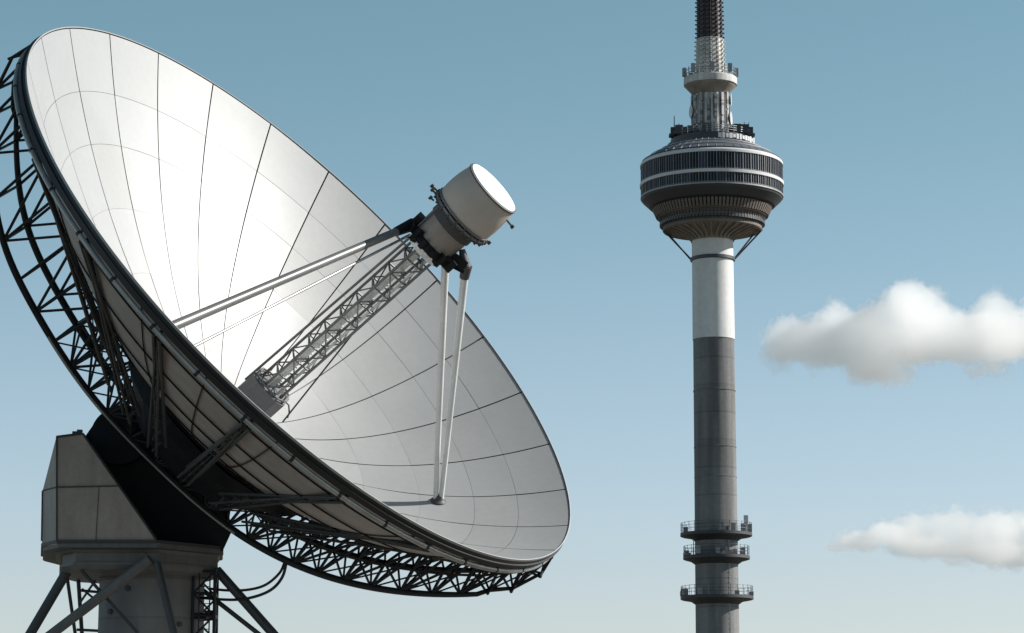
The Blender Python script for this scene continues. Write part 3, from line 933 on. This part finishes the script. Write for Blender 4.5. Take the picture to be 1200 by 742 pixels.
# neck above the pod: fluted column
mb = MB(); tl(mb, [(20.5, 165), (20.2, 140), (19.4, 112)], 64); up = tpart(mb, 'upper_column', M['tpale'])
mb = MB()
for i in range(20):
    t = 2 * PI * i / 20
    mb.beam(ringpt(21.0, 165, t), ringpt(20.0, 113, t), .55, .7, ref=(math.cos(t), math.sin(t), 0))
tpart(mb, 'column_flutes', M['tpale'], up)
for k in range(7):
    for i in range(16):
        if (i * 7 + k * 3) % 5 == 0: continue
        mb = MB()
        t = 2 * PI * (i + .5) / 16
        q = ringpt(21.0, 160 - k * 7, t)
        mb.box(q, Vector((-math.sin(t), math.cos(t), 0)) * .35, Vector((math.cos(t), math.sin(t), 0)) * .5, (0, 0, .7 + .4 * ((i + k) % 3)))
        tpart(mb, 'antenna_panel', M['tmull'], up)
for t, y in ((-2.95, 132), (-.12, 118), (-.25, 140)):   # small dishes on the column
    d_ = Vector((math.cos(t), math.sin(t), 0)); mb = MB()
    mb.lathe([(0, 0), (.8, .12), (1.5, .45), (1.55, .5), (1.5, .55), (0, .2)], ringpt(22, y, t), d_, n=24)
    tpart(mb, 'microwave_dish', M['tband'])
mb = MB(); tl(mb, [(19.5, 113), (22, 110), (29, 103), (30, 101.5), (30, 100.5)]); tpart(mb, 'corbel_ring', M['tcone'])
mb = MB(); tl(mb, [(30, 101), (31.6, 100.5), (31.6, 93), (30.6, 92), (15, 92)]); uc = tpart(mb, 'upper_gallery', M['tpale'])
mb = MB()
for h in (3.5, 7): mb.path([ringpt(30.6, 92 - h, 2 * PI * i / 60) for i in range(60)], .09, 5, closed=True)
for i in range(24):
    t = 2 * PI * i / 24; mb.tube(ringpt(30.6, 92, t), ringpt(30.6, 82 - 3 * (i % 3 == 0), t), .12, n=5)
    if i % 3 == 0: mb.box(ringpt(30.8, 85, t), (.5, 0, 0), (0, .5, 0), (0, 0, 1.0))
tpart(mb, 'railing', M['tmull'], uc)


def lattice(name, y0, y1, r0, r1, m, rows):
    """antenna mast: core, four chords, rows of dipole panels"""
    mb = MB(); tl(mb, [(r0 * .62, y0), (r1 * .62, y1), (0, y1)], 24)
    root = tpart(mb, name, m)
    mb = MB()
    for k in range(rows + 1):
        t_ = k / rows; y = y0 + (y1 - y0) * t_; r = r0 + (r1 - r0) * t_
        mb.path([ringpt(r, y, 2 * PI * i / 16) for i in range(16)], .13, 5, closed=True)
    for i in range(12):
        t = 2 * PI * i / 12; mb.tube(ringpt(r0, y0, t), ringpt(r1, y1, t), .14, n=5)
    tpart(mb, 'mast_cage', m, root)
    mb = MB()
    for k in range(rows):
        t_ = (k + .5) / rows; y = y0 + (y1 - y0) * t_; r = r0 + (r1 - r0) * t_
        for i in range(12):
            t = 2 * PI * (i + .5) / 12
            d_ = Vector((math.cos(t), math.sin(t), 0)); T = Vector((-d_.y, d_.x, 0))
            mb.box(ringpt(r * .93, y, t), T * tr(r * .15), d_ * .25, (0, 0, tr(abs(y1 - y0) / rows * .33)))
            mb.box(ringpt(r * 1.05, y, t + .26), T * .16, d_ * .45, (0, 0, .16))
    tpart(mb, 'dipole_panels', m, root)
lattice('antenna_mast', 93, 47, 16.2, 15.2, M['tpale'], 9)
lattice('antenna_mast', 47, -40, 14.6, 13.6, M['tred'], 17)
lattice('antenna_mast', -40, -130, 10, 9, M['tpale'], 14)
lattice('antenna_mast', -130, -230, 6, 4, M['tred'], 14)

# stay rods between ring and collar
for t, r0 in ((PI + .04, 59), (PI - .3, 55), (0.0, 59), (.33, 55), (PI / 2 + .4, 59), (PI / 2 - .4, 59)):
    mb = MB(); mb.tube(ringpt(r0, 269, t), ringpt(25.6, 304, t), .2, n=6)
    tpart(mb, 'stay_rod', M['tsteel'])

# ================================================================== CLOUDS
CD = 3200.0


def cloud_mat(name, dens, wisp=False):
    m = bpy.data.materials.new(name); m.use_nodes = True
    N, L = m.node_tree.nodes, m.node_tree.links
    N.remove(N['Principled BSDF'])
    v = N.new('ShaderNodeVolumePrincipled'); v.inputs['Color'].default_value = (1, .998, .995, 1)
    v.inputs['Density'].default_value = dens; v.inputs['Anisotropy'].default_value = .65
    L.new(v.outputs[0], N['Material Output'].inputs['Volume'])
    if wisp:
        tc = N.new('ShaderNodeTexCoord'); n1 = N.new('ShaderNodeTexNoise'); n1.inputs['Scale'].default_value = .035
        n1.inputs['Detail'].default_value = 5; n1.inputs['Roughness'].default_value = .6
        mr = N.new('ShaderNodeMapRange'); mr.inputs[1].default_value = .42; mr.inputs[2].default_value = .66
        mr.inputs[3].default_value = 0; mr.inputs[4].default_value = dens
        L.new(tc.outputs['Object'], n1.inputs['Vector']); L.new(n1.outputs['Fac'], mr.inputs[0]); L.new(mr.outputs[0], v.inputs['Density'])
    else: m.cycles.homogeneous_volume = True
    return m


def cloud_mesh(name, blobs, grow, voxel, disp, scales, seed, material, parent, org):
    import bmesh
    rnd = random.Random(seed); s = CD / F_PX; mb = MB()
    for (x, y, r, *k) in blobs:
        bm = bmesh.new(); bmesh.ops.create_icosphere(bm, subdivisions=3, radius=1)
        ky = k[0] if k else .85
        c = P(x, y, CD + rnd.uniform(-40, 40))
        mb.add([c + RIGHT * v.co.x * (r + grow) * s + UP * v.co.y * (r * ky + grow) * s + FWD * v.co.z * (r + grow) * s * 1.1 for v in bm.verts],
               [[w_.index for w_ in f.verts] for f in bm.faces]); bm.free()
    ob = mb.build(name, material, parent, org)
    rm = ob.modifiers.new('r', 'REMESH'); rm.mode = 'VOXEL'; rm.voxel_size = voxel
    sm = ob.modifiers.new('s', 'SMOOTH'); sm.factor = .5; sm.iterations = 4
    dg = bpy.context.evaluated_depsgraph_get()
    me = bpy.data.meshes.new_from_object(ob.evaluated_get(dg))
    ob.modifiers.clear(); ob.data = me
    nrm = [v.normal.copy() for v in me.vertices]
    for v, n_ in zip(me.vertices, nrm):
        p = v.co + Vector((seed * 97., 0, 0)); d = 0
        for sc_, am in scales: d += (abs(noise.noise(p / sc_)) * 1.7 - .4) * am
        v.co += n_ * d * disp
    me.update()
    for p in me.polygons: p.use_smooth = True
    return ob


def cloud(name, blobs, label, dens, disp, seed=0):
    org = P(blobs[0][0], blobs[0][1], CD)
    ob = cloud_mesh(name, blobs, -1.5, 1.9, disp, ((28, 1.), (13, .75), (6.5, .62), (3.2, .4)), seed, cloud_mat(name + '_vapour', dens), None, org)
    ob.location = org
    cloud_mesh('wispy_fringe', blobs, 2.0, 3.0, disp * 2.2, ((40, 1.), (16, .6), (7, .4)), seed + 5, cloud_mat(name + '_wisps', .024, True), ob, org)
    tag(ob, label, 'cloud', 'small white clouds')
    return ob


cloud('cloud', [
    (925, 398, 30, .95), (950, 402, 34, .9), (912, 415, 18, .7), (980, 385, 34), (1010, 395, 38), (970, 412, 34, .6), (1035, 385, 40), (1070, 372, 46, .95),
    (1068, 358, 30, .9), (1100, 392, 44, .8), (1050, 410, 46, .55), (1130, 395, 42, .75), (1165, 370, 30, .9), (1160, 395, 44, .75),
    (1200, 390, 42, .8), (1230, 395, 40, .8), (1015, 436, 28, .5), (1048, 438, 28, .6), (1025, 425, 40, .5), (1146, 437, 15, .6), (1165, 430, 18, .5), (1265, 405, 30, .7)],
    'larger puffy white cloud with a domed top, right of the tower above the other cloud', .024, 7.0, seed=1)
cloud('cloud', [
    (978, 640, 13, .6), (992, 638, 19, .55), (1010, 633, 24, .6), (1040, 626, 26, .6), (1070, 622, 28, .75), (1100, 622, 30, .75), (1130, 620, 30, .75), (1165, 624, 32, .75), (1195, 622, 34, .75),
    (1230, 625, 34, .75), (1120, 640, 40, .4), (1160, 645, 40, .45), (1200, 648, 40, .45), (1075, 640, 36, .4), (1265, 630, 30, .6)],
    'long low flat white cloud at lower right, tapering to a point at its left end', .025, 4.5, seed=2)

# ------------------------------------------------------------------ camera + render
cam = bpy.data.cameras.new('camera'); co = bpy.data.objects.new('camera', cam); COL.objects.link(co)
cam.sensor_width = 36; cam.lens = F_PX / 1200 * 36; cam.clip_start = .5; cam.clip_end = 60000
co.location = CAM; co.rotation_euler = (PI / 2 + PITCH, 0, 0)
SC.camera = co
SC.view_settings.view_transform = 'Standard'; SC.view_settings.look = 'None'
SC.view_settings.exposure = 0.5; SC.view_settings.gamma = 1
SC.render.engine = 'CYCLES'
SC.cycles.use_denoising = True
SC.cycles.max_bounces = 64; SC.cycles.diffuse_bounces = 4; SC.cycles.glossy_bounces = 3; SC.cycles.volume_bounces = 64
SC.cycles.sample_clamp_indirect = 10
